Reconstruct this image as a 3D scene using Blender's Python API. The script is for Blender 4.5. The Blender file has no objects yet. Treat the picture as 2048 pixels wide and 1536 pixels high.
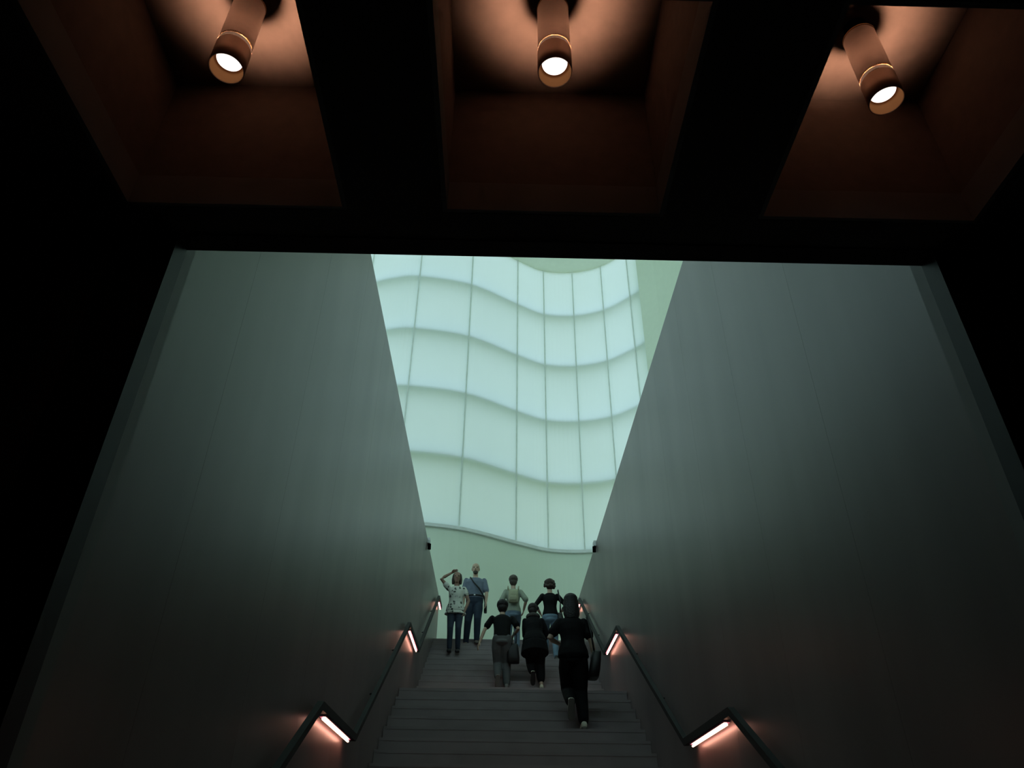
import bpy, math, random
from mathutils import Vector, Matrix
random.seed(7)
sc = bpy.context.scene
col = sc.collection
V = Vector

# ------------------------------------------------------------------ camera
EYE = 1.6                      # camera height above the lower floor
FPX = 1469.0                   # focal length in pixels of the 2048 x 1536 frame
def _ray(x, y):
    return V(((x - 1024) / FPX, (768 - y) / FPX, 1.0)).normalized()
_z = _ray(1050, -1440)         # vanishing point of the verticals
_y = _ray(988, 1746)           # vanishing point of the stair direction
_y = (_y - _z * _y.dot(_z)).normalized()
_x = _z.cross(_y)
if _x[0] < 0: _x = -_x
right, up, fwd = [V((_x[i], _y[i], _z[i])) for i in range(3)]
cam_d = bpy.data.cameras.new('camera'); cam = bpy.data.objects.new('camera', cam_d); col.objects.link(cam)
m = Matrix.Identity(4)
for r in range(3):
    m[r][0], m[r][1], m[r][2] = right[r], up[r], -fwd[r]
m[2][3] = EYE
cam.matrix_world = m
cam_d.sensor_width = 36.0; cam_d.lens = FPX / 2048 * 36.0; cam_d.clip_start = 0.02; cam_d.clip_end = 400
sc.camera = cam

# ------------------------------------------------------------------ sky and exposure
SKY = (0.80, 0.93, 1.0)
w = bpy.data.worlds.new('overcast_sky'); sc.world = w; w.use_nodes = True
bg = w.node_tree.nodes['Background']; bg.inputs[0].default_value = (*SKY, 1); bg.inputs[1].default_value = 1.39
vs = sc.view_settings
vs.view_transform = 'Standard'; vs.look = 'None'; vs.exposure = 0.0; vs.gamma = 1.0; vs.use_curve_mapping = False
cy = sc.cycles
cy.max_bounces = 4; cy.diffuse_bounces = 4; cy.glossy_bounces = 3; cy.transmission_bounces = 4
cy.sample_clamp_indirect = 3.0; cy.use_denoising = True; cy.use_adaptive_sampling = True; cy.adaptive_threshold = 0.02; cy.adaptive_min_samples = 32; cy.denoising_prefilter = 'ACCURATE'
cy.caustics_reflective = False; cy.caustics_refractive = False

# ------------------------------------------------------------------ materials
def nodes_of(name):
    m = bpy.data.materials.new(name); m.use_nodes = True
    nt = m.node_tree; return m, nt, nt.nodes['Principled BSDF']

def mat(name, color, rough=0.6, metal=0.0, var=0.12, scale=(6, 6, 6), bump=0.0, bscale=40, spec=0.4, detail=1.5, gain=1.0):
    """principled with a noise-driven colour variation and fine relief"""
    m, nt, b = nodes_of(name); N, L = nt.nodes, nt.links
    tc = N.new('ShaderNodeTexCoord'); mp = N.new('ShaderNodeMapping'); mp.inputs['Scale'].default_value = scale
    L.new(tc.outputs['Object'], mp.inputs[0])
    nz = N.new('ShaderNodeTexNoise'); nz.inputs['Scale'].default_value = 1.0; nz.inputs['Detail'].default_value = detail
    L.new(mp.outputs[0], nz.inputs['Vector'])
    mx = N.new('ShaderNodeMixRGB')
    mx.inputs[1].default_value = (*[c * (1 - var) for c in color], 1)
    mx.inputs[2].default_value = (*[min(1, c * (1 + var)) for c in color], 1)
    fac = nz.outputs['Fac']
    if gain != 1.0:
        mr = N.new('ShaderNodeMapRange'); mr.inputs[1].default_value = .5 - .5 / gain; mr.inputs[2].default_value = .5 + .5 / gain
        L.new(fac, mr.inputs[0]); fac = mr.outputs[0]
    L.new(fac, mx.inputs[0]); L.new(mx.outputs[0], b.inputs['Base Color'])
    b.inputs['Roughness'].default_value = rough; b.inputs['Metallic'].default_value = metal
    b.inputs['Specular IOR Level'].default_value = spec
    if bump:
        n2 = N.new('ShaderNodeTexNoise'); n2.inputs['Scale'].default_value = bscale
        L.new(tc.outputs['Object'], n2.inputs['Vector'])
        bp = N.new('ShaderNodeBump'); bp.inputs['Strength'].default_value = bump; bp.inputs['Distance'].default_value = 0.02
        L.new(n2.outputs['Fac'], bp.inputs['Height']); L.new(bp.outputs[0], b.inputs['Normal'])
    return m

def emit(name, color, strength):
    m, nt, b = nodes_of(name)
    b.inputs['Base Color'].default_value = (0.6, 0.6, 0.6, 1)
    b.inputs['Emission Color'].default_value = (*color, 1); b.inputs['Emission Strength'].default_value = strength
    return m

def opal_glass():
    m, nt, b = nodes_of('opal_glass'); N, L = nt.nodes, nt.links
    out = N['Material Output']; N.remove(b)
    tr = N.new('ShaderNodeBsdfTranslucent'); df = N.new('ShaderNodeBsdfDiffuse'); gl = N.new('ShaderNodeBsdfGlossy')
    tc = N.new('ShaderNodeTexCoord'); nz = N.new('ShaderNodeTexNoise'); nz.inputs['Scale'].default_value = 0.5
    L.new(tc.outputs['Object'], nz.inputs['Vector'])
    mx = N.new('ShaderNodeMixRGB'); mx.inputs[1].default_value = (0.71, 0.90, 0.91, 1); mx.inputs[2].default_value = (0.77, 0.95, 0.96, 1)
    L.new(nz.outputs['Fac'], mx.inputs[0]); L.new(mx.outputs[0], tr.inputs['Color'])
    df.inputs['Color'].default_value = (0.55, 0.66, 0.60, 1)
    gl.inputs['Color'].default_value = (0.8, 0.9, 0.88, 1); gl.inputs['Roughness'].default_value = 0.35
    m1 = N.new('ShaderNodeMixShader'); m1.inputs[0].default_value = 0.30
    L.new(tr.outputs[0], m1.inputs[1]); L.new(df.outputs[0], m1.inputs[2])
    m2 = N.new('ShaderNodeMixShader'); m2.inputs[0].default_value = 0.04
    L.new(m1.outputs[0], m2.inputs[1]); L.new(gl.outputs[0], m2.inputs[2]); L.new(m2.outputs[0], out.inputs[0])
    return m

def floral():
    """white cloth with scattered grey-brown flower spots"""
    m, nt, b = nodes_of('floral_blouse_cloth'); N, L = nt.nodes, nt.links
    tc = N.new('ShaderNodeTexCoord'); vo = N.new('ShaderNodeTexVoronoi'); vo.inputs['Scale'].default_value = 13
    nz = N.new('ShaderNodeTexNoise'); nz.inputs['Scale'].default_value = 30
    mv = N.new('ShaderNodeMixRGB'); mv.inputs[0].default_value = 0.06
    L.new(tc.outputs['Object'], nz.inputs['Vector']); L.new(tc.outputs['Object'], mv.inputs[1]); L.new(nz.outputs['Color'], mv.inputs[2])
    L.new(mv.outputs[0], vo.inputs['Vector'])
    cr = N.new('ShaderNodeValToRGB'); e = cr.color_ramp.elements
    e[0].position = 0.27; e[0].color = (0.06, 0.07, 0.06, 1); e[1].position = 0.36; e[1].color = (0.72, 0.74, 0.66, 1)
    L.new(vo.outputs['Distance'], cr.inputs[0]); L.new(cr.outputs[0], b.inputs['Base Color']); b.inputs['Roughness'].default_value = 0.8
    return m

M = {}
M['stair_wall'] = mat('grey_wall_plaster', (0.190, 0.152, 0.148), 0.34, spec=0.52, var=0.24, gain=1.8, scale=(1.5, 1.5, 0.30), detail=3)
M['wall_core'] = mat('wall_core', (0.10, 0.10, 0.10), 0.8)
M['black_wall'] = mat('black_wall_paint', (0.06, 0.06, 0.06), 0.7)
M['black_metal'] = mat('black_metal', (0.015, 0.015, 0.016), 0.5, 0.2)
M['trim'] = mat('grey_trim', (0.20, 0.185, 0.18), 0.5)
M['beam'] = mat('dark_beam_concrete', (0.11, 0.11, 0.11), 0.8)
M['lip'] = mat('stairlit_coffer_rim', (0.24, 0.25, 0.25), 0.75)  # cool light from the stairs put into the rim's paler grey
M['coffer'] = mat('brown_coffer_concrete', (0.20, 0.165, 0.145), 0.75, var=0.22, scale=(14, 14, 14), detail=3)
M['stone'] = mat('dark_basalt_stone', (0.33, 0.28, 0.28), 0.55, var=0.2, scale=(3, 3, 3))
M['lower_floor'] = mat('dark_floor_stone', (0.05, 0.05, 0.05), 0.5, var=0.2)
M['hall_floor'] = mat('pale_hall_floor', (0.50, 0.52, 0.47), 0.4)
M['hall_wall'] = mat('pale_green_wall_paint', (0.86, 0.94, 0.80), 0.7, var=0.04, scale=(0.5, 0.5, 0.5))
M['hall_ceiling'] = mat('pale_ceiling_paint', (0.84, 0.90, 0.74), 0.8, var=0.03)
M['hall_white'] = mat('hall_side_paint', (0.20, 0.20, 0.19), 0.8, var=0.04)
M['mullion'] = mat('grey_green_mullion', (0.85, 0.90, 0.84), 0.5)
M['transom'] = mat('white_steel_transom', (0.62, 0.66, 0.62), 0.6)
M['sill'] = mat('white_sill', (0.90, 0.92, 0.90), 0.5)
M['glass'] = opal_glass()
M['ground'] = mat('outside_ground', (0.46, 0.45, 0.25), 0.9)
M['light_screen'] = mat('light_screen_paint', (0.50, 0.52, 0.30), 0.9)  # for the added wall; its tint greens the light on the lower panes
M['rail'] = mat('blackened_steel_rail', (0.014, 0.014, 0.014), 0.6, 0.0)
M['led'] = emit('led_tube_light', (1.0, 0.47, 0.31), 10.0)
M['led_fringe'] = mat('violet_led_fringe', (0.55, 0.25, 0.55), 0.3)  # violet stands in for the tubes' coloured fringe and reflection
M['tube'] = mat('satin_lamp_metal', (0.80, 0.72, 0.68), 0.42, 0.9, var=0.08, scale=(3, 3, 30), bump=0.05, bscale=300)
M['collar'] = mat('bronze_collar', (0.62, 0.45, 0.35), 0.45, 0.8)
M['knurl'] = mat('gold_knurl', (0.45, 0.28, 0.13), 0.5, 0.3)
M['amber'] = mat('amber_reflector', (0.50, 0.24, 0.10), 0.9, spec=0.0)
M['lamp_black'] = mat('lamp_black', (0.0012, 0.0012, 0.0012), 1.0, spec=0.0)
M['lens'] = emit('lamp_lens_light', (1.0, 0.88, 0.80), 1.8)
M['uplight'] = emit('lamp_slot_light', (1.0, 0.50, 0.31), 6000.0)
M['white_box'] = mat('white_plastic', (0.75, 0.78, 0.76), 0.4)
def cloth(name, c, **k): return mat(name, c, 0.85, var=0.25, scale=(9, 9, 9), bump=0.25, bscale=14, spec=0.2, **k)
M['skin'] = mat('skin', (0.58, 0.41, 0.30), 0.55, var=0.06)
M['skin_tan'] = mat('skin_tan', (0.36, 0.22, 0.16), 0.55, var=0.06)
M['eye'] = mat('eye_dark', (0.03, 0.02, 0.02), 0.3)
M['mouth'] = mat('lip_red', (0.34, 0.14, 0.12), 0.5)
M['floral'] = floral()
M['denim_dark'] = cloth('dark_denim', (0.045, 0.058, 0.085))
M['denim_navy'] = cloth('navy_trousers', (0.04, 0.055, 0.085))
M['denim_light'] = cloth('light_denim', (0.22, 0.33, 0.42))
M['denim_pale'] = cloth('washed_denim', (0.20, 0.28, 0.36))
M['shirt_blue'] = cloth('slate_blue_shirt', (0.19, 0.225, 0.29))
M['black_cloth'] = cloth('black_cloth', (0.006, 0.006, 0.0065))
M['coat'] = cloth('black_coat', (0.007, 0.007, 0.008))
M['fur'] = cloth('grey_fur', (0.09, 0.085, 0.08))
M['grey_trouser'] = cloth('grey_trouser_cloth', (0.12, 0.125, 0.125))
M['olive_top'] = cloth('pale_olive_top', (0.34, 0.38, 0.30))
M['beige'] = cloth('beige_canvas', (0.45, 0.45, 0.30))
M['leather'] = mat('black_leather', (0.014, 0.013, 0.013), 0.5)
M['hair_dark'] = mat('dark_brown_hair', (0.022, 0.016, 0.013), 0.6, var=0.4, scale=(40, 40, 4), bump=0.4, bscale=60)
M['hair_black'] = mat('black_hair', (0.012, 0.010, 0.009), 0.5, var=0.4, scale=(40, 40, 4), bump=0.4, bscale=60)
M['hair_brown'] = mat('brown_hair', (0.055, 0.036, 0.025), 0.6, var=0.4, scale=(30, 30, 8), bump=0.5, bscale=50)
M['hair_grey'] = mat('grey_brown_hair', (0.09, 0.075, 0.06), 0.6, var=0.4, scale=(30, 30, 8), bump=0.5, bscale=50)
M['shoe_cream'] = mat('cream_shoe', (0.80, 0.76, 0.60), 0.6)
M['shoe_dark'] = mat('dark_shoe', (0.03, 0.028, 0.027), 0.5)
M['shoe_grey'] = mat('grey_shoe', (0.22, 0.20, 0.19), 0.6)
M['shoe_brown'] = mat('brown_shoe', (0.14, 0.10, 0.08), 0.5)
M['sole'] = mat('shoe_sole', (0.20, 0.19, 0.17), 0.7)
M['buckle'] = mat('steel_buckle', (0.7, 0.7, 0.7), 0.3, 0.9)

# ------------------------------------------------------------------ mesh helpers
class MB:
    """collects shapes; build() links them as one mesh object"""
    def __init__(s): s.v, s.f = [], []
    def box(s, x0, x1, y0, y1, z0, z1):
        b = len(s.v)
        s.v += [(x, y, z) for z in (z0, z1) for y in (y0, y1) for x in (x0, x1)]
        s.f += [tuple(b + i for i in q) for q in ((0, 2, 3, 1), (4, 5, 7, 6), (0, 1, 5, 4), (2, 6, 7, 3), (0, 4, 6, 2), (1, 3, 7, 5))]
        return s
    def loft(s, rings, n=14, power=2.0):
        """rings: (centre, half-width vector, half-depth vector); closed at both ends"""
        b = len(s.v)
        for c, a, d in rings:
            for i in range(n):
                t = 2 * math.pi * i / n; cc, ss = math.cos(t), math.sin(t)
                if power != 2.0:
                    cc = math.copysign(abs(cc) ** (2 / power), cc); ss = math.copysign(abs(ss) ** (2 / power), ss)
                s.v.append(tuple(V(c) + V(a) * cc + V(d) * ss))
        for k in range(len(rings) - 1):
            for i in range(n):
                j = (i + 1) % n
                s.f.append((b + k * n + i, b + k * n + j, b + (k + 1) * n + j, b + (k + 1) * n + i))
        s.f.append(tuple(b + i for i in reversed(range(n))))
        e = b + (len(rings) - 1) * n
        s.f.append(tuple(e + i for i in range(n)))
        return s
    def limb(s, pts, n=12, round_ends=True):
        """pts: (point, radius); tapered tube with rounded ends"""
        P = [(V(p), r) for p, r in pts]
        if round_ends:
            d0 = (P[1][0] - P[0][0]).normalized(); d1 = (P[-1][0] - P[-2][0]).normalized()
            (p0, r0), (p1, r1) = P[0], P[-1]
            P = [(p0 - d0 * r0 * .95, r0 * .3), (p0 - d0 * r0 * .7, r0 * .72)] + P + [(p1 + d1 * r1 * .7, r1 * .72), (p1 + d1 * r1 * .95, r1 * .3)]
        rings = []
        for i, (p, r) in enumerate(P):
            a = P[max(i - 1, 0)][0]; c = P[min(i + 1, len(P) - 1)][0]
            t = (c - a).normalized()
            ref = V((1, 0, 0)) if abs(t.x) < .8 else V((0, 1, 0))
            u = t.cross(ref).normalized(); w_ = t.cross(u).normalized()
            rings.append((p, u * r, w_ * r))
        return s.loft(rings, n)
    def ball(s, c, rx, ry, rz, n=12, frame=None):
        c = V(c); fx, fy, fz = frame or (V((1, 0, 0)), V((0, 1, 0)), V((0, 0, 1)))
        rings = []
        for k in range(9):
            a = -math.pi / 2 + math.pi * (k + .35) / 8.7
            rings.append((c + fz * rz * math.sin(a), fx * rx * math.cos(a), fy * ry * math.cos(a)))
        return s.loft(rings, n)
    def lathe(s, c, prof, n=32, cap=True):
        """prof: (radius, z) around the z axis at c"""
        b = len(s.v)
        for r, z in prof:
            for i in range(n):
                t = 2 * math.pi * i / n
                s.v.append((c[0] + r * math.cos(t), c[1] + r * math.sin(t), c[2] + z))
        for k in range(len(prof) - 1):
            for i in range(n):
                j = (i + 1) % n
                s.f.append((b + k * n + i, b + k * n + j, b + (k + 1) * n + j, b + (k + 1) * n + i))
        return s
    def mesh(s, name):
        me = bpy.data.meshes.new(name); me.from_pydata([tuple(v) for v in s.v], [], s.f); me.update(); return me
    def build(s, name, m, parent=None, smooth=False, loc=None):
        return link(name, s.mesh(name), m, parent, smooth, loc)

def link(name, me, m, parent=None, smooth=False, loc=None):
    o = bpy.data.objects.new(name, me); col.objects.link(o)
    if m and not me.materials: me.materials.append(m)
    if parent: o.parent = parent
    if loc: o.location = loc
    if smooth:
        for p in me.polygons: p.use_smooth = True
    return o

def tag(o, label=None, cat=None, group=None, kind=None):
    if label: o['label'] = label
    if cat: o['category'] = cat
    if group: o['group'] = group
    if kind: o['kind'] = kind
    return o

def empty(name, loc=(0, 0, 0), rz=0):
    o = bpy.data.objects.new(name, None); col.objects.link(o); o.location = loc; o.rotation_euler = (0, 0, rz)
    o.empty_display_size = 0.1
    return o

def remesh(mb, name, voxel, smooth_it=4, m=None):
    """union of the overlapping volumes as one continuous surface"""
    me = mb.mesh(name + '_src'); o = bpy.data.objects.new('tmp', me); col.objects.link(o)
    r = o.modifiers.new('r', 'REMESH'); r.mode = 'VOXEL'; r.voxel_size = voxel; r.use_smooth_shade = True
    q = o.modifiers.new('s', 'SMOOTH'); q.factor = 0.5; q.iterations = smooth_it
    dg = bpy.context.evaluated_depsgraph_get()
    out = bpy.data.meshes.new_from_object(o.evaluated_get(dg)); out.name = name
    bpy.data.objects.remove(o); bpy.data.meshes.remove(me)
    out.materials.clear()
    if m: out.materials.append(m)
    for p in out.polygons: p.use_smooth = True
    return out

# ------------------------------------------------------------------ dimensions (world z: lower floor = 0)
XL, XR = -1.441, 1.895             # faces of the two stair walls
YP = 2.44                          # inner edge of the portal
ZB = 2.316 + EYE                   # soffit of the waffle ceiling
ZTOP = 5.47 + EYE                  # top of the stair walls
YEND = 17.5                        # far end of the stair walls
ZL1, ZL2, ZUP = .146 + EYE, 2.23 + EYE, 4.27 + EYE
TREAD = .304

# ------------------------------------------------------------------ lower hall
X0L, X1L, Y0L = -4.473, 4.868, -2.95
tag(MB().box(X0L - .2, X1L + .2, Y0L - .2, 9, -.2, 0).build('floor', M['lower_floor']), kind='structure')
YF = 2.342
tag(MB().box(X0L, XL - .25, YF, 2.6, 0, ZB).build('wall_front_left', M['black_wall']), kind='structure')
tag(MB().box(XR + .25, X1L, YF, 2.6, 0, ZB).build('wall_front_right', M['black_wall']), kind='structure')
tag(MB().box(X0L - .2, X0L, Y0L - .2, 2.6, 0, ZB + 1.1).build('wall_lower_left', M['black_wall']), kind='structure')
tag(MB().box(X1L, X1L + .2, Y0L - .2, 2.6, 0, ZB + 1.1).build('wall_lower_right', M['black_wall']), kind='structure')
tag(MB().box(X0L, X1L, Y0L - .2, Y0L, 0, ZB + 1.1).build('wall_lower_back', M['black_wall']), kind='structure')
# black lining of the portal and the two light strips beside it
tag(MB().box(XL - .25, XL + .01, YF, YP, 0, ZB - .006).box(XR - .01, XR + .25, YF, YP, 0, ZB - .006)
    .box(XL - .25, XR + .25, YF, YP, ZB - .006, ZB + .3).build('trim_1', M['black_metal']), kind='structure')
for k, (xa, xb) in enumerate(((XL, XL + .008), (XR - .008, XR))):
    tag(MB().box(xa, xb, YP + .001, YP + .075, 0, ZB + .2).build('trim_%d' % (k + 2), M['trim']), kind='structure')

# waffle ceiling: beams, and coffers set into it
CW, CL, CP, CD = .934, .946, 1.334, .826
cx0 = [-.271 + CP * k for k in range(-3, 4)]
cy0 = [1.241 - CP * k for k in range(4)]
bm = MB()
for k in range(-3, 5):
    xa = -.271 + CP * k - .40
    bm.box(xa, xa + .40, Y0L, YF, ZB, ZB + .30)
for j, y in enumerate(cy0):
    for x in cx0:
        if j == 0: bm.box(x, x + CW, y + CL, YF, ZB, ZB + .30)
        bm.box(x, x + CW, max(y - (CP - CL), Y0L), y, ZB, ZB + .30)
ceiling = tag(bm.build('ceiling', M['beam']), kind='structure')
# a coffer: rim band, four walls, top, all facing inwards; outer shell closes it
def coffer_mesh():
    a, l, t, zl = CW, CL, .012, .168
    inn = MB()
    inn.box(0, t, 0, l, zl, CD).box(a - t, a, 0, l, zl, CD).box(t, a - t, 0, t, zl, CD).box(t, a - t, l - t, l, zl, CD)
    inn.box(0, a, 0, l, CD, CD + .05)
    return inn.mesh('coffer')
def rim_mesh():
    a, l, t, zl = CW, CL, .020, .168
    r_ = MB().box(0, t, 0, l, .002, zl).box(a - t, a, 0, l, .002, zl).box(t, a - t, 0, t, .002, zl).box(t, a - t, l - t, l, .002, zl)
    return r_.mesh('rim')
cm, rm = coffer_mesh(), rim_mesh()
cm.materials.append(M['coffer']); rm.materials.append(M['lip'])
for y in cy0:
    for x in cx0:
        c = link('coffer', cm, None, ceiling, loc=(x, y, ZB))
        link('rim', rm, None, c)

# ------------------------------------------------------------------ stair walls, clad in tall panels
def stair_wall(name, face, sgn, joints):
    """core with a skin of tall panels 20 mm thick; sgn +1: panels look towards +x"""
    core_a, core_b = (face - .25, face - .02) if sgn > 0 else (face + .02, face + .25)
    core = tag(MB().box(core_a, core_b, YP + .002, YEND, 0, ZTOP).build(name, M['wall_core']), kind='structure')
    ys = [YP + .078] + joints + [YEND + .01]
    for a, b in zip(ys[:-1], ys[1:]):
        pa, pb = (face - .02, face) if sgn > 0 else (face, face + .02)
        MB().box(pa, pb, a + .0008, b - .0008, 0, ZTOP + .004).build('wall_panel', M['stair_wall'], core)
    return core
stair_wall('wall_left', XL, 1, [3.2 + 1.3 * k for k in range(11)])
stair_wall('wall_right', XR, -1, [3.7 + 1.3 * k for k in range(11)])

# ------------------------------------------------------------------ staircase
stairs = tag(empty('staircase', (0, 3.41, 0)), 'wide dark stone staircase climbing between two grey walls', 'staircase')
def step(y0, depth, zt, rise, name='step'):
    x0, x1 = XL + .003, XR - .003
    mb = MB()
    mb.box(x0, x1, y0 + .004 - 3.41, y0 + depth + .02 - 3.41, zt - rise - .03, zt - .035)
    mb.box(x0, x1, y0 - 3.41, y0 + depth + .01 - 3.41, zt - .035, zt)
    mb.build(name, M['stone'], stairs)
for i in range(9): step(3.41 + TREAD * i, TREAD, .1746 * (i + 1), .1746)
step(3.41 + TREAD * 9, 8.07 - 3.41 - TREAD * 9, ZL1, .1746, 'landing')
for i in range(11): step(8.07 + TREAD * i, TREAD, ZL1 + .17367 * (i + 1), .17367)
step(8.07 + TREAD * 11, 13.23 - 8.07 - TREAD * 11, ZL2, .17367, 'landing')
for i in range(12): step(13.23 + TREAD * i, TREAD, ZL2 + .17 * (i + 1), .17)

# ------------------------------------------------------------------ upper hall
BACK = [(6.3, 2.9), (4.2, 2.78), (2.0, 2.75), (-.2, 2.75), (-2.4, 2.75), (-4.6, 2.78), (-6.6, 3.1), (-7.9, 4.6), (-8.2, 6.6), (-7.7, 8.8), (-7.3, 11.0), (-7.7, 13.2), (-8.3, 15.4), (-8.1, 17.4), (-7.0, 18.9), (-5.8, 19.25)]
CURVE = BACK + [(-4.6, 18.98), (-3.7, 18.70), (-2.88, 18.60), (-1.153, 18.97), (.435, 19.95), (1.399, 20.48), (2.476, 20.53), (3.50, 20.17), (4.32, 19.42), (4.58, 19.10)]
def crv(t):
    """Catmull-Rom through CURVE, t in point units"""
    n = len(CURVE) - 1; i = min(max(int(t), 0), n - 1); u = t - i
    p = [V(CURVE[min(max(i + k, 0), n)]) for k in (-1, 0, 1, 2)]
    return 0.5 * ((2 * p[1]) + (p[2] - p[0]) * u + (2 * p[0] - 5 * p[1] + 4 * p[2] - p[3]) * u * u + (3 * p[1] - p[0] - 3 * p[2] + p[3]) * u ** 3)
def crvn(t):
    d = crv(min(t + .02, len(CURVE) - 1.0)) - crv(max(t - .02, 0)); d.normalize()
    return V((d.y, -d.x))          # towards the stairs
def strip(mb, t0, t1, n, o_in, o_out, z0, z1, ends=True):
    """solid band along the curve between two offsets (positive towards the stairs) and two heights"""
    b = len(mb.v)
    for k in range(n + 1):
        t = t0 + (t1 - t0) * k / n; p, q = crv(t), crvn(t)
        a, c = p + q * o_in, p + q * o_out
        mb.v += [(a.x, a.y, z0), (a.x, a.y, z1), (c.x, c.y, z1), (c.x, c.y, z0)]
    for k in range(n):
        i = b + 4 * k
        for e in range(4):
            mb.f.append((i + e, i + (e + 1) % 4, i + 4 + (e + 1) % 4, i + 4 + e))
    if ends: mb.f += [(b, b + 3, b + 2, b + 1), (b + 4 * n, b + 4 * n + 1, b + 4 * n + 2, b + 4 * n + 3)]
    return mb
ZS, RH, ZC = 7.85 + EYE, 2.2, 18.72 + EYE
TN = len(CURVE) - 1
tag(strip(MB(), 0, TN, 200, .06, -.35, ZUP, ZS - .101).build('wall_far', M['hall_wall'], smooth=False), kind='structure')
tag(strip(MB(), 0, TN, 200, .14, -.02, ZS - .100, ZS - .012).build('trim_4', M['sill']), kind='structure')
window = tag(empty('window_1', (0, 20, ZS)), kind='structure')
def wparent(o):
    o.parent = window; o.matrix_parent_inverse = Matrix.Translation((0, -20, -ZS)); return o
# columns of panes between the mullions: parameter values on the curve
NB = len(BACK)
COLS = list(range(NB + 1)) + [NB + k for k in range(2, 10)]
ROWS = [ZS + RH * k for k in range(5)] + [ZC]
for a, b in zip(COLS[:-1], COLS[1:]):
    n = 14 if b - a > 1 else 8
    for z0, z1 in zip(ROWS[:-1], ROWS[1:]):
        mb = MB(); g = .002 / max(.3, (crv(b) - crv(a)).length) * (b - a)
        za, zb_ = z0 + .0005, z1 - .0005; ta, tb = a + g, b - g
        for k in range(n + 1):                 # front sheet with a 30 mm turned-back edge
            t = ta + (tb - ta) * k / n; p, q = crv(t), crvn(t); r_ = p - q * .03
            mb.v += [(r_.x, r_.y, za), (p.x, p.y, za), (p.x, p.y, zb_), (r_.x, r_.y, zb_)]
        for k in range(n):
            i = 4 * k
            mb.f.append((i + 1, i + 2, i + 6, i + 5))
        mb.f += [(0, 1, 2, 3), (4 * n, 4 * n + 1, 4 * n + 2, 4 * n + 3)]
        wparent(mb.build('pane', M['glass'], smooth=False))
for c in COLS[:-1]:
    p, q = crv(c), crvn(c); d = V((-q.y, q.x)); h = .017
    mb = MB(); b = 0
    for z in (ZS - .01, ZC):
        for (u, v_) in ((-h, -.05), (h, -.05), (h, .022), (-h, .022)):
            x = p + d * u + q * v_; mb.v.append((x.x, x.y, z))
    mb.f += [(0, 1, 5, 4), (1, 2, 6, 5), (2, 3, 7, 6), (3, 0, 4, 7), (3, 2, 1, 0), (4, 5, 6, 7)]
    wparent(mb.build('mullion', M['mullion']))
for z in ROWS[:-1]:
    wparent(strip(MB(), 0, TN, 200, -.10, -.46, z - .05, z + .05).build('transom', M['transom']))
tag(MB().box(-45, 45, 29, 29.6, 0, 13).build('added_light_screen', M['light_screen']), kind='structure')  # unseen wall, added to block low sky and dim the lower panes
# side, back and top of the upper hall
def prism(poly, z0, z1):
    mb = MB(); n = len(poly)
    mb.v = [(x, y, z0) for x, y in poly] + [(x, y, z1) for x, y in poly]
    mb.f = [(i, (i + 1) % n, n + (i + 1) % n, n + i) for i in range(n)] + [tuple(reversed(range(n))), tuple(range(n, 2 * n))]
    return mb
e = crv(TN)
RW = [(e.x, e.y), (4.97, 18.32), (6.1, 16.6), (6.4, 14.5), (6.4, 2.342)]
tag(prism(RW + [(7.0, 2.342), (7.0, 16.9), (5.3, 18.7), (e.x + .3, e.y + .3)], ZUP, ZC).build('wall_upper_right', M['hall_ceiling']), kind='structure')
tag(MB().box(-8.6, 6.4, 2.3421, YP - .002, ZB + .301, ZS - .08).build('wall_back', M['hall_white']), kind='structure')
pts = [crv(TN * k / 150) - crvn(TN * k / 150) * .10 for k in range(151)]
tag(prism([(p.x, p.y) for p in pts] + [(7.0, 17.2), (7.0, 2.6)], ZC + .001, ZC + .3).build('ceiling', M['hall_ceiling']), kind='structure')
tag(MB().box(-8.6, 6.8, 13.23 + TREAD * 12 + .011, 20.9, ZUP - .25, ZUP)
    .box(-8.6, XL - .251, YP, 13.23 + TREAD * 12 + .01, ZUP - .25, ZUP)
    .box(XR + .251, 6.8, YP, 13.23 + TREAD * 12 + .01, ZUP - .25, ZUP).build('floor', M['hall_floor']), kind='structure')
tag(MB().box(-120, 120, 22, 200, -.3, 0).build('ground', M['ground']), kind='structure')

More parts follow.
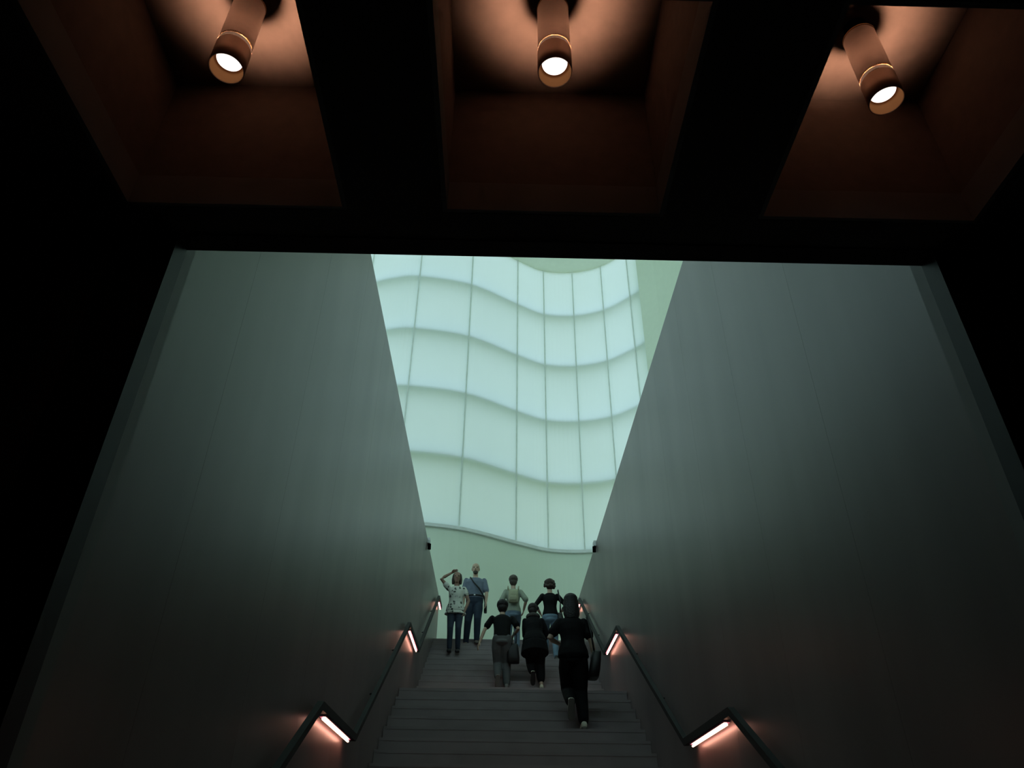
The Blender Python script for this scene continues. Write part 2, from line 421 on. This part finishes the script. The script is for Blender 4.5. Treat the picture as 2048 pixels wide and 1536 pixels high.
# ------------------------------------------------------------------ handrails with light tubes under the level stretches
RAILZ = .92
PATH = [(3.2, ZL1 + RAILZ - .571 * 2.95), (6.15, ZL1 + RAILZ), (7.77, ZL1 + RAILZ), (11.42, ZL2 + RAILZ), (13.0, ZL2 + RAILZ), (16.57, ZUP + RAILZ), (17.35, ZUP + RAILZ)]
def handrail(name, wall, sgn, label):
    root = tag(empty(name, (wall, 3.2, 0)), label, 'handrail', 'handrails along the staircase')
    mb = MB(); xa, xb = wall + sgn * .045, wall + sgn * .095      # steel bar 50 x 60 mm, clear of the wall
    ln = lambda y: y - 3.2
    for k, (y, z) in enumerate(PATH):
        for x, dz in ((xa, -.035), (xb, -.035), (xb, .030), (xa, .030)):
            mb.v.append((x - wall, ln(y), z + dz))
    for k in range(len(PATH) - 1):
        i = 4 * k
        for e_ in range(4): mb.f.append((i + e_, i + (e_ + 1) % 4, i + 4 + (e_ + 1) % 4, i + 4 + e_))
    n = 4 * len(PATH) - 4
    mb.f += [(3, 2, 1, 0), (n, n + 1, n + 2, n + 3)]
    mb.build('rail', M['rail'], root)
    for (ya, za), (yb, zb_) in zip(PATH[:-1], PATH[1:]):
        for u in ((.3, .7) if yb - ya > 2 else (.5,)):
            y = ya + (yb - ya) * u; z = za + (zb_ - za) * u
            MB().limb([((0, ln(y), z - .03), .009), ((sgn * .06, ln(y), z - .02), .009)], 8, False).build('bracket', M['rail'], root)
    for (ya, yb, z) in ((6.36, 7.56, ZL1 + RAILZ), (11.62, 12.82, ZL2 + RAILZ), (16.8, 17.3, ZUP + RAILZ)):
        ch = MB().box(sgn * .032, sgn * .082, ln(ya) - .02, ln(yb) + .02, z - .050, z - .036).build('fringe_bar', M['led_fringe'], root)  # bar added to carry the violet fringe of the tube
        MB().limb([((sgn * .058, ln(ya), z - .064), .0095), ((sgn * .058, ln(yb), z - .064), .0095)], 10, False).build('light_tube', M['led'], ch)
handrail('handrail', XL, 1, 'black steel handrail with glowing tubes on the left stair wall')
handrail('handrail', XR, -1, 'black steel handrail with glowing tubes on the right stair wall')

# ------------------------------------------------------------------ pendant spotlights in the coffers
def spotlight(x, y, label):
    z0 = 2.61 + EYE; zc = ZB + CD
    t = tag(empty('pendant_spotlight', (x, y, z0)), label, 'spotlight', 'pendant spotlights in the ceiling coffers')
    O = (0, 0, 0); H = zc - z0 - .002
    MB().lathe(O, [(.0, H), (.045, H), (.045, H - .012), (.0, H - .012)], 24).build('ceiling_rose', M['lamp_black'], t)
    MB().lathe(O, [(.012, .45), (.012, H - .012)], 12).build('stem', M['lamp_black'], t)
    MB().lathe(O, [(.0, .45), (.060, .45), (.066, .444), (.066, .150)], 40).build('tube', M['tube'], t, True)
    MB().lathe(O, [(.0, .1505), (.0658, .1505)], 40).build('tube_cap', M['lamp_black'], t)
    MB().lathe(O, [(.0662, .440), (.0680, .440), (.0680, .446), (.0662, .446)], 40).build('top_ring', M['knurl'], t)
    kn = MB()
    for k in range(64):
        a = 2 * math.pi * k / 64; c_, s_ = math.cos(a), math.sin(a); w_ = .0021
        b = len(kn.v)
        for z in (.152, .162):
            for (rr, tt) in ((.0650, -w_), (.0664, -w_), (.0664, w_), (.0650, w_)):
                kn.v.append((rr * c_ - tt * s_, rr * s_ + tt * c_, z))
        kn.f += [tuple(b + i for i in q) for q in ((0, 3, 2, 1), (4, 5, 6, 7), (0, 1, 5, 4), (1, 2, 6, 5), (2, 3, 7, 6), (3, 0, 4, 7))]
    kn.build('knurled_ring', M['knurl'], t)
    MB().lathe(O, [(.052, .06), (.052, .150)], 32).build('core', M['lamp_black'], t)
    MB().lathe(O, [(.0645, .060), (.0645, .002), (.066, .0), (.068, .002), (.068, .128), (.0666, .128)], 40).build('collar', M['collar'], t, True)
    MB().lathe(O, [(.0655, .128), (.0655, .1), (.0648, .06)], 40).build('sleeve', M['lamp_black'], t)  # black liner, added to keep slot light from bouncing off the collar
    MB().lathe(O, [(.0500, .061), (.0600, .058), (.0635, .003)], 40).build('reflector', M['amber'], t, True)
    MB().lathe(O, [(.0, .0605), (.0505, .0605)], 40).build('lens', M['lens'], t)
    MB().lathe(O, [(.0605, .1215), (.0635, .1215)], 48).build('light_slot', M['uplight'], t)
    MB().lathe(O, [(.052, .121), (.0650, .121)], 48).build('slot_plate', M['lamp_black'], t)
    fin = MB()
    for k in range(72):
        a = 2 * math.pi * k / 72; c_, s_ = math.cos(a), math.sin(a); b = len(fin.v)
        fin.v += [(rr * c_ - tt * s_, rr * s_ + tt * c_, z) for z in (.1216, .1264) for (rr, tt) in ((.053, -.0002), (.0655, -.0002), (.0655, .0002), (.053, .0002))]
        fin.f += [tuple(b + i for i in q) for q in ((0, 3, 2, 1), (4, 5, 6, 7), (0, 1, 5, 4), (1, 2, 6, 5), (2, 3, 7, 6), (3, 0, 4, 7))]
    tag(fin.build('added_louvre', M['lamp_black'], t), kind='stuff')  # unseen fins, added to cut the slot light's sideways spill
    return t
spotlight(-1.110, 1.735, 'cylindrical brass-coloured spotlight hanging in the left ceiling coffer')
spotlight(.178, 1.717, 'cylindrical brass-coloured spotlight hanging in the middle ceiling coffer')
spotlight(1.526, 1.807, 'cylindrical brass-coloured spotlight hanging in the right ceiling coffer')

# ------------------------------------------------------------------ small fixtures on the top edges of the stair walls
def fixture(x, sgn, label):
    t = tag(empty('wall_fixture', (x, 13.85, ZTOP)), label, 'fixture', 'small fixtures on the stair walls')
    MB().box(-.05, .05, -.05, .12, .005, .03).box(min(sgn * .002, sgn * .05), max(sgn * .002, sgn * .05), -.05, .12, -.08, .005).build('bracket', M['white_box'], t)
    MB().limb([((sgn * .04, .0, -.08), .034), ((sgn * .04, .02, -.19), .034)], 12, False).build('head', M['lamp_black'], t)
fixture(XL, 1, 'small white and black fixture clipped to the top of the left stair wall')
fixture(XR, -1, 'small white and black fixture clipped to the top of the right stair wall')
#PEOPLE ------------------------------------------------------------ people
def ik(a, b, l1, l2, pole):
    """joint between a and b for two bones, bent towards pole; returns joint and reachable end"""
    d = b - a; L = min(d.length, (l1 + l2) * .995); d.normalize(); b = a + d * L
    x = (l1 * l1 - l2 * l2 + L * L) / (2 * L); h = math.sqrt(max(l1 * l1 - x * x, 0))
    p = pole - d * pole.dot(d); p.normalize()
    return a + d * x + p * h, b

def hand(mb, wrist, d, n, s, side, curl=.35, spread=.10):
    """palm and five fingers; d: pointing direction, n: palm side, side: +1 thumb towards +w"""
    d = d.normalized(); n = (n - d * n.dot(d)).normalized(); w_ = d.cross(n).normalized() * side
    mb.loft([(wrist - d * .02 * s, w_ * .024 * s, n * .019 * s), (wrist + d * .02 * s, w_ * .030 * s, n * .017 * s), (wrist + d * .055 * s, w_ * .040 * s, n * .016 * s), (wrist + d * .090 * s, w_ * .040 * s, n * .013 * s), (wrist + d * .097 * s, w_ * .034 * s, n * .008 * s)], 10)
    for k, (o, l, r) in enumerate(((.030, .068, .0085), (.010, .078, .009), (-.011, .073, .0085), (-.030, .056, .0075))):
        p0 = wrist + d * .085 * s + w_ * o * s
        dd = (d + w_ * o * 3 * spread + n * curl * .5).normalized(); p1 = p0 + dd * l * .5 * s
        d2 = (dd + n * curl * 1.2).normalized(); p2 = p1 + d2 * l * .5 * s
        mb.limb([(p0, r * s), (p1, r * .92 * s), (p2, r * .75 * s)], 7)
    t0 = wrist + d * .030 * s + w_ * .030 * s; t1 = t0 + (d * .6 + w_ * .75 + n * .25).normalized() * .04 * s
    mb.limb([(t0, .012 * s), (t1, .010 * s), (t1 + (d * .9 + w_ * .25 + n * .3).normalized() * .032 * s, .008 * s)], 7)

def person(label, loc, yaw, H=1.68, lean=0, side=0, head_pitch=0, head_yaw=0, hip=.92, hip_x=0, hip_y=0, fem=True, girth=1.0,
           feet=((-.09, 0, 0, 0), (.09, 0, 0, 0)), hands=None, poles=None, skin='skin', hair='short', hair_m='hair_dark',
           top=None, bottom=None, shoes=('shoe_dark', 'shoe_dark'), beard=False, curls=(.4, .4), vol=.014):
    """feet: (x, y, z, pitch) of each sole under the ankle, left then right; hands: wrist targets, left then right.
       local frame: +y is where the person faces, +x is the person's right"""
    s = H / 1.70; hs = s * 1.09
    root = tag(empty('person', loc, yaw), label, 'person')
    X = V((1, 0, 0))
    P = V((hip_x, hip_y, hip)) ; la = math.radians(lean); sa = math.radians(side)
    D = V((math.sin(sa), math.sin(la), math.cos(la) * math.cos(sa))).normalized()      # spine
    F = (V((0, 1, 0)) - D * D.y).normalized(); R = F.cross(D).normalized()
    N = P + D * .53 * s
    hp = la * .35 + math.radians(head_pitch)
    hu = V((math.sin(sa) * .5, math.sin(hp), math.cos(hp))).normalized()
    hf = V((math.sin(math.radians(head_yaw)), math.cos(math.radians(head_yaw)), 0)); hf = (hf - hu * hf.dot(hu)).normalized(); hr = hf.cross(hu).normalized()
    Hc = N + D * .03 * s + hu * .155 * s + hf * .015 * s
    sw = (.165 if fem else .195) * s
    Sh = [N - D * .072 * s + R * sw * k for k in (-1, 1)]
    Hp = [P + R * .085 * s * k - D * .02 * s for k in (-1, 1)]
    if fem: TR = [(-.09, .10, .09), (-.03, .168, .118), (.05, .160, .112), (.15, .130, .092), (.22, .125, .090), (.32, .142, .108), (.41, .153, .100), (.475, .120, .080), (.52, .06, .055)]
    else:   TR = [(-.09, .10, .09), (-.03, .160, .112), (.05, .162, .115), (.15, .158, .118), (.22, .160, .120), (.32, .172, .118), (.41, .186, .112), (.475, .145, .088), (.52, .065, .06)]
    def torso(mb, inflate, t0=-1, t1=1, scale=lambda t: 1.0):
        rr = [(t, a, b) for t, a, b in TR if t0 <= t <= t1]
        def at(t):
            for (u, a, b), (v_, c, d) in zip(TR[:-1], TR[1:]):
                if u <= t <= v_: k = (t - u) / (v_ - u); return (t, a + (c - a) * k, b + (d - b) * k)
            return (t,) + TR[0][1:] if t < TR[0][0] else (t,) + TR[-1][1:]
        if t0 > -1: rr = [at(t0)] + rr
        if t1 < 1: rr = rr + [at(t1)]
        mb.loft([(P + D * t * s, R * (a * girth * scale(t) * s + inflate), F * (b * girth * scale(t) * s + inflate)) for t, a, b in rr], 20)
    # legs
    legs = []
    for k, (fx, fy, fz, pit) in enumerate(feet):
        ca, sn = math.cos(math.radians(pit)), math.sin(math.radians(pit))
        f = V((0, ca, -sn)); u = V((0, sn, ca))                      # pitch > 0: heel up
        ank = V((fx, fy, fz)) + u * .085 * s - f * 0.0
        kn, an = ik(Hp[k], ank, .43 * s, .415 * s, V((0, 1, .1)))
        legs.append((Hp[k], kn, an, f, u))
    # arms
    arms = []
    for k in (0, 1):
        sg = (-1, 1)[k]
        tgt = V(hands[k]) if hands and hands[k] else Sh[k] + V((sg * .09, .04, -.50 * s))
        pole = V(poles[k]) if poles and poles[k] else V((sg * .5, -1, -.1))
        el, wr = ik(Sh[k], tgt, .285 * s, .255 * s, pole)
        arms.append((Sh[k], el, wr))
    # ---- the body, one continuous surface
    mb = MB(); torso(mb, 0)
    mb.limb([(N - D * .03 * s, .060 * s), (N + D * .03 * s, .054 * s), (Hc - hu * .05 * s, .052 * s)])
    HR = [(-.118, .022, .028, .050), (-.100, .042, .050, .030), (-.065, .057, .074, .012), (0, .071, .090, .0), (.045, .074, .094, -.006), (.085, .060, .076, -.010), (.108, .034, .044, -.012), (.116, .012, .016, -.012)]
    mb.loft([(Hc + hu * z * hs + hf * o * hs, hr * a * hs, hf * b * hs) for z, a, b, o in HR], 18)
    mb.limb([(Hc + hf * .086 * hs + hu * .012 * hs, .008 * hs), (Hc + hf * .106 * hs - hu * .026 * hs, .013 * hs)], 8)
    for k in (-1, 1):
        mb.ball(Hc + hr * .074 * hs * k - hf * .008 * hs - hu * .008 * hs, .011 * hs, .020 * hs, .032 * hs, 8, (hr, hf, hu))
        mb.ball(Hc + hr * .034 * hs * k + hf * .074 * hs + hu * .020 * hs, .022 * hs, .014 * hs, .010 * hs, 8, (hr, hf, hu))
    for k in (0, 1):
        a, b, c = arms[k]; g = girth if not fem else 1.0
        mb.limb([(a, .050 * s * g), (a.lerp(b, .5), .043 * s * g), (b, .036 * s * g), (b.lerp(c, .3), .037 * s * g), (c, .025 * s)])
        a, b, c, f, u = legs[k]
        mb.limb([(a, .082 * s), (a.lerp(b, .35), .078 * s), (b, .054 * s), (b.lerp(c, .3), .054 * s), (b.lerp(c, .8), .036 * s), (c, .034 * s)])
        mb.limb([(c - u * .045 * s - f * .03 * s, .034 * s), (c - u * .055 * s + f * .06 * s, .032 * s), (c - u * .062 * s + f * .13 * s, .024 * s)])
    body = remesh(mb, 'body', .009, 3, M[skin])
    hb = MB()
    for k in (0, 1):
        a, b, c = arms[k]; dd = (c - b)
        hand(hb, c, dd, V(((1, -1)[k], .25, 0)), s, (1, -1)[k], curls[k])
    hm = hb.mesh('hands'); hm.materials.append(M[skin])
    import bmesh
    B = bmesh.new(); B.from_mesh(body); B.from_mesh(hm)
    for fce in B.faces: fce.smooth = True
    B.to_mesh(body); B.free(); bpy.data.meshes.remove(hm)
    link('body', body, None, root)
    for k in (-1, 1):
        MB().ball(Hc + hr * .033 * hs * k + hf * .084 * hs + hu * .008 * hs, .013 * hs, .008 * hs, .007 * hs, 8, (hr, hf, hu)).build('eye', M['eye'], root, True)
    MB().ball(Hc + hf * .088 * hs - hu * .056 * hs, .024 * hs, .008 * hs, .007 * hs, 8, (hr, hf, hu)).build('mouth', M['mouth'], root, True)
    if beard:
        bb = MB().loft([(Hc + hu * z * hs + hf * o * hs, hr * a * hs, hf * b * hs) for z, a, b, o in ((-.122, .022, .026, .054), (-.100, .045, .050, .037), (-.080, .052, .052, .036), (-.068, .040, .02, .070))], 14)
        bb.build('beard', M['hair_grey'], root, True)
    # ---- hair
    hb = MB(); i = vol * hs
    cap = lambda zmin, back, grow: [(Hc + hu * z * hs + hf * (o - back) * hs, hr * (a * hs + grow), hf * (b * hs * .93 + grow)) for z, a, b, o in HR if z >= zmin]
    if hair != 'bald':
        if hair != 'long': hb.loft(cap(-.01, .022, i) + [(Hc + hu * .128 * hs - hf * .03 * hs, hr * .02 * hs, hf * .025 * hs)], 18)
        hb.ball(Hc - hf * .035 * hs - hu * .02 * hs, .060 * hs + i, .060 * hs + i, .073 * hs + i, 14, (hr, hf, hu))
    if hair == 'bob':
        for k in (-1, 1):
            hb.limb([(Hc + hr * .066 * hs * k + hu * .05 * hs - hf * .01 * hs, .028 * hs), (Hc + hr * .080 * hs * k - hu * .05 * hs, .030 * hs), (Hc + hr * .078 * hs * k - hu * .125 * hs, .026 * hs)])
        hb.limb([(Hc - hf * .05 * hs, .07 * hs), (Hc - hf * .06 * hs - hu * .13 * hs, .06 * hs)])
    if hair == 'long':
        hb.loft([(Hc - hf * .02 * hs + hu * .138 * hs, hr * .03 * hs, hf * .03 * hs), (Hc - hf * .022 * hs + hu * .118 * hs, hr * .066 * hs, hf * .066 * hs), (Hc - hf * .025 * hs + hu * .085 * hs, hr * .088 * hs, hf * .086 * hs), (Hc - hf * .03 * hs + hu * .04 * hs, hr * .094 * hs, hf * .085 * hs), (Hc - hf * .045 * hs - hu * .06 * hs, hr * .104 * hs, hf * .078 * hs), (Hc - hf * .065 * hs - hu * .15 * hs, hr * .104 * hs, hf * .062 * hs), (Hc - hf * .085 * hs - hu * .21 * hs, hr * .085 * hs, hf * .04 * hs)], 16)
    if hair == 'curly':
        rnd = random.Random(5)
        for k in range(46):
            th, ph = rnd.uniform(0, 2 * math.pi), rnd.uniform(-.7, 1.4)
            dv = hr * math.cos(th) * math.cos(ph) + hf * math.sin(th) * math.cos(ph) + hu * math.sin(ph)
            if dv.dot(hf) > .45: continue
            hb.ball(Hc + V(dv) * .100 * hs - hf * .015 * hs, .031 * hs, .031 * hs, .031 * hs, 8)
    if hair == 'bun':
        hb.ball(Hc - hf * .115 * hs + hu * .035 * hs, .036 * hs, .036 * hs, .036 * hs, 10)
        hb.ball(Hc - hf * .03 * hs - hu * .07 * hs, .062 * hs, .06 * hs, .05 * hs, 10)
    if hair != 'bald': link('hair', remesh(hb, 'hair', .008, 2, M[hair_m]), None, root)
    # ---- clothes
    if top:
        mb = MB(); hem = top.get('hem', -.04); fl = top.get('flare', 0.0); puff = top.get('puff', .013)
        torso(mb, puff, max(hem, -.089), .505, lambda t: 1 + fl * max(0, (.40 - t) / .45))
        if hem < -.089:                                             # a long coat or blouse hanging over the hips
            a, b = .168 * girth * (1 + fl * 1.08), .120 * girth * (1 + fl * 1.08)
            n0 = P - D * .06 * s; n1 = P + V((0, top.get('swing', 0), hem * s))
            mb.loft([(n0, R * (a * s + puff), F * (b * s + puff)), (n0.lerp(n1, .5), R * (a * 1.06 * s + puff), F * (b * 1.08 * s + puff)), (n1, R * (a * 1.12 * s + puff), F * (b * 1.16 * s + puff))], 20)
        sl = top.get('sleeve', .55); sp = top.get('sleeve_puff', .016)
        for k in (0, 1):
            a, b, c = arms[k]
            q = [(a, .050 * s + .008), (a.lerp(b, .5), .043 * s + sp)]
            if sl <= 1.0: q = q[:1] + [(a.lerp(b, sl * .5), .048 * s + sp * .7), (a.lerp(b, sl), .042 * s + sp * 1.2)]
            else: q += [(b, .037 * s + sp), (b.lerp(c, sl - 1), .032 * s + sp)]
            mb.limb(q)
        link(top.get('name', 'shirt'), remesh(mb, 'top', .010, 3, M[top['m']]), None, root)
        if top.get('fur'):
            fb = MB()
            for k in range(16):
                t = 2 * math.pi * k / 16
                fb.ball(N + D * .015 * s + R * math.cos(t) * .105 * s + F * (math.sin(t) * .085 - .01) * s, .042 * s, .042 * s, .042 * s, 8)
            link('fur_collar', remesh(fb, 'fur_collar', .010, 1, M['fur']), None, root)
    if bottom:
        mb = MB(); pf = bottom.get('puff', .012); e_ = bottom.get('end', .93); wd = bottom.get('wide', 1.0)
        torso(mb, pf * .6, -.089, bottom.get('rise', .03)); mb.ball(P - D * .085 * s, .13 * s, .115 * s, .06 * s, 14)
        for k in (0, 1):
            a, b, c, f, u = legs[k]
            pts_ = [(a, .084 * s + pf), (a.lerp(b, .35), .080 * s * wd + pf), (b, .058 * s * wd + pf)]
            pts_ += [(b.lerp(c, .45), .052 * s * wd + pf), (b.lerp(c, e_), .042 * s * wd + pf)]
            mb.limb(pts_)
        link('trousers', remesh(mb, 'trousers', .010, 3, M[bottom['m']]), None, root)
        if bottom.get('belt'):
            bl = MB(); torso(bl, pf + .006, .085, .118); bl.build('belt', M['leather'], root, True)
            MB().ball(P + D * .10 * s + F * (.116 * girth * s + pf + .01), .022, .006, .016, 8).build('belt_buckle', M['buckle'], root, True)
    for k in (0, 1):
        a, b, c, f, u = legs[k]; r_ = V((1, 0, 0))
        up_, so = MB(), MB()
        base = c - u * .085 * s
        up_.loft([(base + f * y * s + u * h * .5 * s, r_ * w_ * s, u * h * .5 * s) for y, w_, h in ((-.072, .022, .05), (-.058, .036, .085), (-.01, .038, .092), (.05, .042, .078), (.11, .046, .058), (.16, .040, .046), (.185, .022, .030))], 12, 2.6)
        so.loft([(base + f * y * s + u * .008 * s, r_ * w_ * s, u * .012 * s) for y, w_ in ((-.078, .024), (-.060, .038), (-.01, .040), (.11, .049), (.165, .042), (.190, .022))], 12, 3)
        sh = up_.build('shoe', M[shoes[0]], root, True); so.build('sole', M[shoes[1]], sh)
    return dict(root=root, N=N, P=P, Sh=Sh, arms=arms, D=D, F=F, R=R, s=s)

def at_local(p, v): 
    """a point of a person's local frame in the world"""
    r = p['root']; return V(r.location) + Matrix.Rotation(r.rotation_euler.z, 3, 'Z') @ V(v)

def bag(name, label, cat, p, c, size, m, strap=None, tilt=0, flap=False, rr=.012):
    """soft bag centred at local point c of person p: body with a rim, straps along given local points"""
    w_, d_, h_ = size; cw = at_local(p, c); rz = p['root'].rotation_euler.z
    t = tag(empty(name, tuple(cw - V((0, 0, h_ / 2))), rz), label, cat)
    tx = math.tan(math.radians(tilt))
    mb = MB().loft([((tx * z * h_, 0, z * h_), V((a * w_ / 2, 0, 0)), V((0, b * d_ / 2, 0))) for z, a, b in ((0, .82, .7), (.03, .93, .92), (.25, 1, 1.0), (.6, .96, .92), (.92, .86, .6), (1.0, .80, .34))], 24, 4)
    mb.build('bag_body', M[m], t, True)
    if flap:
        MB().loft([((tx * z * h_, -d_ * .30, z * h_), V((a * w_ / 2, 0, 0)), V((0, b * d_ / 2, 0))) for z, a, b in ((.12, .62, .5), (.16, .72, .62), (.42, .72, .62), (.48, .6, .5))], 20, 4).build('pocket', M[m], t, True)
    if strap:
        inv = lambda q: V(q) - V(c) + V((0, 0, h_ / 2))
        for pts_ in strap:
            MB().limb([(inv(q), rr) for q in pts_], 8, False).build('strap', M['leather'] if m != 'beige' else M[m], t, True)
    return t

def tz(flight, i): return {2: ZL1 + .17367 * (i + 1), 3: ZL2 + .17 * (i + 1)}[flight]
PI = math.pi
# couple coming down at the top
person('woman in white flowered blouse and jeans shading her head with one arm', (-.93, 15.74, tz(3, 8)), PI, 1.66, hip=.90,
       feet=((-.085, .02, 0, 0), (.085, .04, 0, 0)), hands=((-.20, .05, .86), (.13, .06, 1.68)), poles=((-1, -.4, 0), (1, .25, .35)), skin='skin_tan',
       hair='bob', hair_m='hair_brown', top=dict(m='floral', name='blouse', hem=-.11, flare=.18, sleeve=.40, sleeve_puff=.022, puff=.018), bottom=dict(m='denim_dark', wide=.95, end=.96), shoes=('shoe_dark', 'shoe_dark'))
p2 = person('bald man in slate blue shirt and navy trousers beside the flowered blouse', (-.555, 16.42, tz(3, 10)), PI, 1.78, hip=.955, fem=False, girth=1.12, hip_y=-.02,
       feet=((-.08, .05, 0, 0), (.16, -.12, 0, 0)), hands=((-.26, .14, .90), (.25, .02, .86)), poles=((-1, -.7, 0), (1, -.8, 0)),
       hair='bald', beard=True, skin='skin', top=dict(m='shirt_blue', hem=.06, sleeve=.85, sleeve_puff=.020, puff=.012), bottom=dict(m='denim_navy', wide=1.14, end=.97, belt=True, rise=.10), shoes=('shoe_brown', 'sole'))
bag('crossbody_bag', 'small dark crossbody bag at the hip of the man in blue', 'bag', p2, (-.250, .06, .80), (.07, .20, .22), 'leather',
    strap=[[(-.24, .08, .89), (-.21, .15, 1.02), (-.10, .165, 1.20), (.03, .155, 1.34), (.10, .10, 1.46), (.115, .0, 1.50)]], rr=.016)
# two women near the top, seen from behind
p3 = person('woman in pale olive top and washed jeans climbing with a beige backpack', (.30, 15.80, tz(3, 8)), 0, 1.64, lean=6, hip=.90,
       feet=((-.10, -.02, 0, 5), (.10, .28, .17, 0)), hands=((-.20, .12, .93), (.23, .10, .96)), poles=((-.5, -1, 0), (.5, -1, 0)), vol=.022,
       hair='bun', hair_m='hair_grey', top=dict(m='olive_top', hem=-.03, sleeve=.9, sleeve_puff=.020), bottom=dict(m='denim_pale', wide=1.1, end=.96), shoes=('shoe_grey', 'sole'))
bag('backpack', 'small beige backpack worn over the pale olive top', 'backpack', p3, (0, -.165, 1.18), (.22, .12, .28), 'beige', flap=True,
    strap=[[(k * .09, -.13, 1.30), (k * .115, -.06, 1.425), (k * .115, .05, 1.43), (k * .115, .16, 1.30)] for k in (-1, 1)], rr=.014)
p6 = person('curly-haired woman in black long-sleeved top and light blue jeans', (1.08, 15.47, tz(3, 7)), 0, 1.66, lean=8, hip=.90, hip_y=.04,
       feet=((-.09, .30, .17, 0), (.10, .0, 0, 12)), hands=((-.20, .22, 1.00), (.22, .24, 1.02)), poles=((-.8, -.9, 0), (.8, -.9, 0)), vol=.020,
       hair='curly', hair_m='hair_brown', top=dict(m='black_cloth', hem=.0, sleeve=1.35, sleeve_puff=.012), bottom=dict(m='denim_light', wide=1.02, end=.96), shoes=('shoe_dark', 'sole'))
bag('shoulder_bag', 'black shoulder bag at the hip of the curly-haired woman', 'bag', p6, (.225, .0, .80), (.12, .30, .30), 'leather', tilt=-6,
    strap=[[(.205, -.10, .94), (.20, -.10, 1.20), (.165, -.02, 1.44)], [(.205, .10, .94), (.22, .12, 1.20), (.165, .02, 1.44)]])
# the group lower down
p4 = person('short-haired person in black tee and grey trousers reaching one arm out', (.085, 14.03, tz(3, 2)), 0, 1.70, lean=24, hip=.89, hip_y=-.02, hip_x=-.02, head_pitch=4, fem=False, girth=.90,
       feet=((-.085, -.20, .13, 58), (.075, .0, 0, 8)), hands=((-.47, .03, .76), (.20, .27, 1.03)), poles=((-1, -.5, .2), (.5, -1, -.3)), vol=.030,
       hair='short', hair_m='hair_black', top=dict(m='black_cloth', hem=-.02, sleeve=.66, sleeve_puff=.020, puff=.015), bottom=dict(m='grey_trouser', wide=1.18, end=.92, puff=.016), shoes=('shoe_grey', 'sole'))
bag('handbag', 'slouchy black handbag hanging beside the grey trousers', 'bag', p4, (.20, .02, .63), (.23, .17, .35), 'leather', tilt=-4,
    strap=[[(.16, -.04, .78), (.19, .10, 1.0), (.20, .22, 1.07)], [(.24, .05, .78), (.25, .14, 1.0), (.22, .24, 1.07)]])
p5 = person('person in long black coat with grey fur collar and cropped black trousers', (.72, 14.02, tz(3, 2)), 0, 1.62, lean=20, hip=.85, hip_x=-.05, hip_y=-.02, side=-2, head_pitch=14,
       feet=((-.09, -.20, .20, 55), (.07, .0, 0, 6)), hands=((-.14, .38, .98), (.15, .38, .98)), poles=((-.35, -1, -.3), (.35, -1, -.3)), vol=.020,
       hair='short', hair_m='hair_dark', top=dict(m='coat', name='coat', hem=-.26, flare=.24, puff=.034, sleeve=1.85, sleeve_puff=.022, swing=-.06, fur=True), bottom=dict(m='black_cloth', wide=1.4, end=.70, puff=.018), shoes=('shoe_cream', 'shoe_dark'))
p7 = person('long-haired woman in black tee and black trousers, lowest on the stairs', (1.035, 10.30, tz(2, 7)), 0, 1.74, lean=11, hip=.925, hip_x=-.02, hip_y=-.02,
       feet=((-.085, -.22, .26, 60), (.085, -.02, 0, 6)), hands=((-.19, .22, 1.13), (.30, .06, .80)), poles=((-.85, -1, -.3), (1, -.8, 0)), girth=1.10, vol=.022,
       hair='long', hair_m='hair_black', top=dict(m='black_cloth', hem=-.085, flare=.02, sleeve=.62, sleeve_puff=.026, puff=.020), bottom=dict(m='black_cloth', wide=1.22, end=.92, puff=.018), shoes=('shoe_cream', 'sole'))
bag('tote_bag', 'black tote bag on the arm of the long-haired woman', 'bag', p7, (.235, -.02, .80), (.14, .34, .36), 'leather', tilt=10,
    strap=[[(.25, -.12, .96), (.225, -.10, 1.20), (.19, .0, 1.46)], [(.27, .10, .96), (.255, .10, 1.20), (.19, .06, 1.46)]])
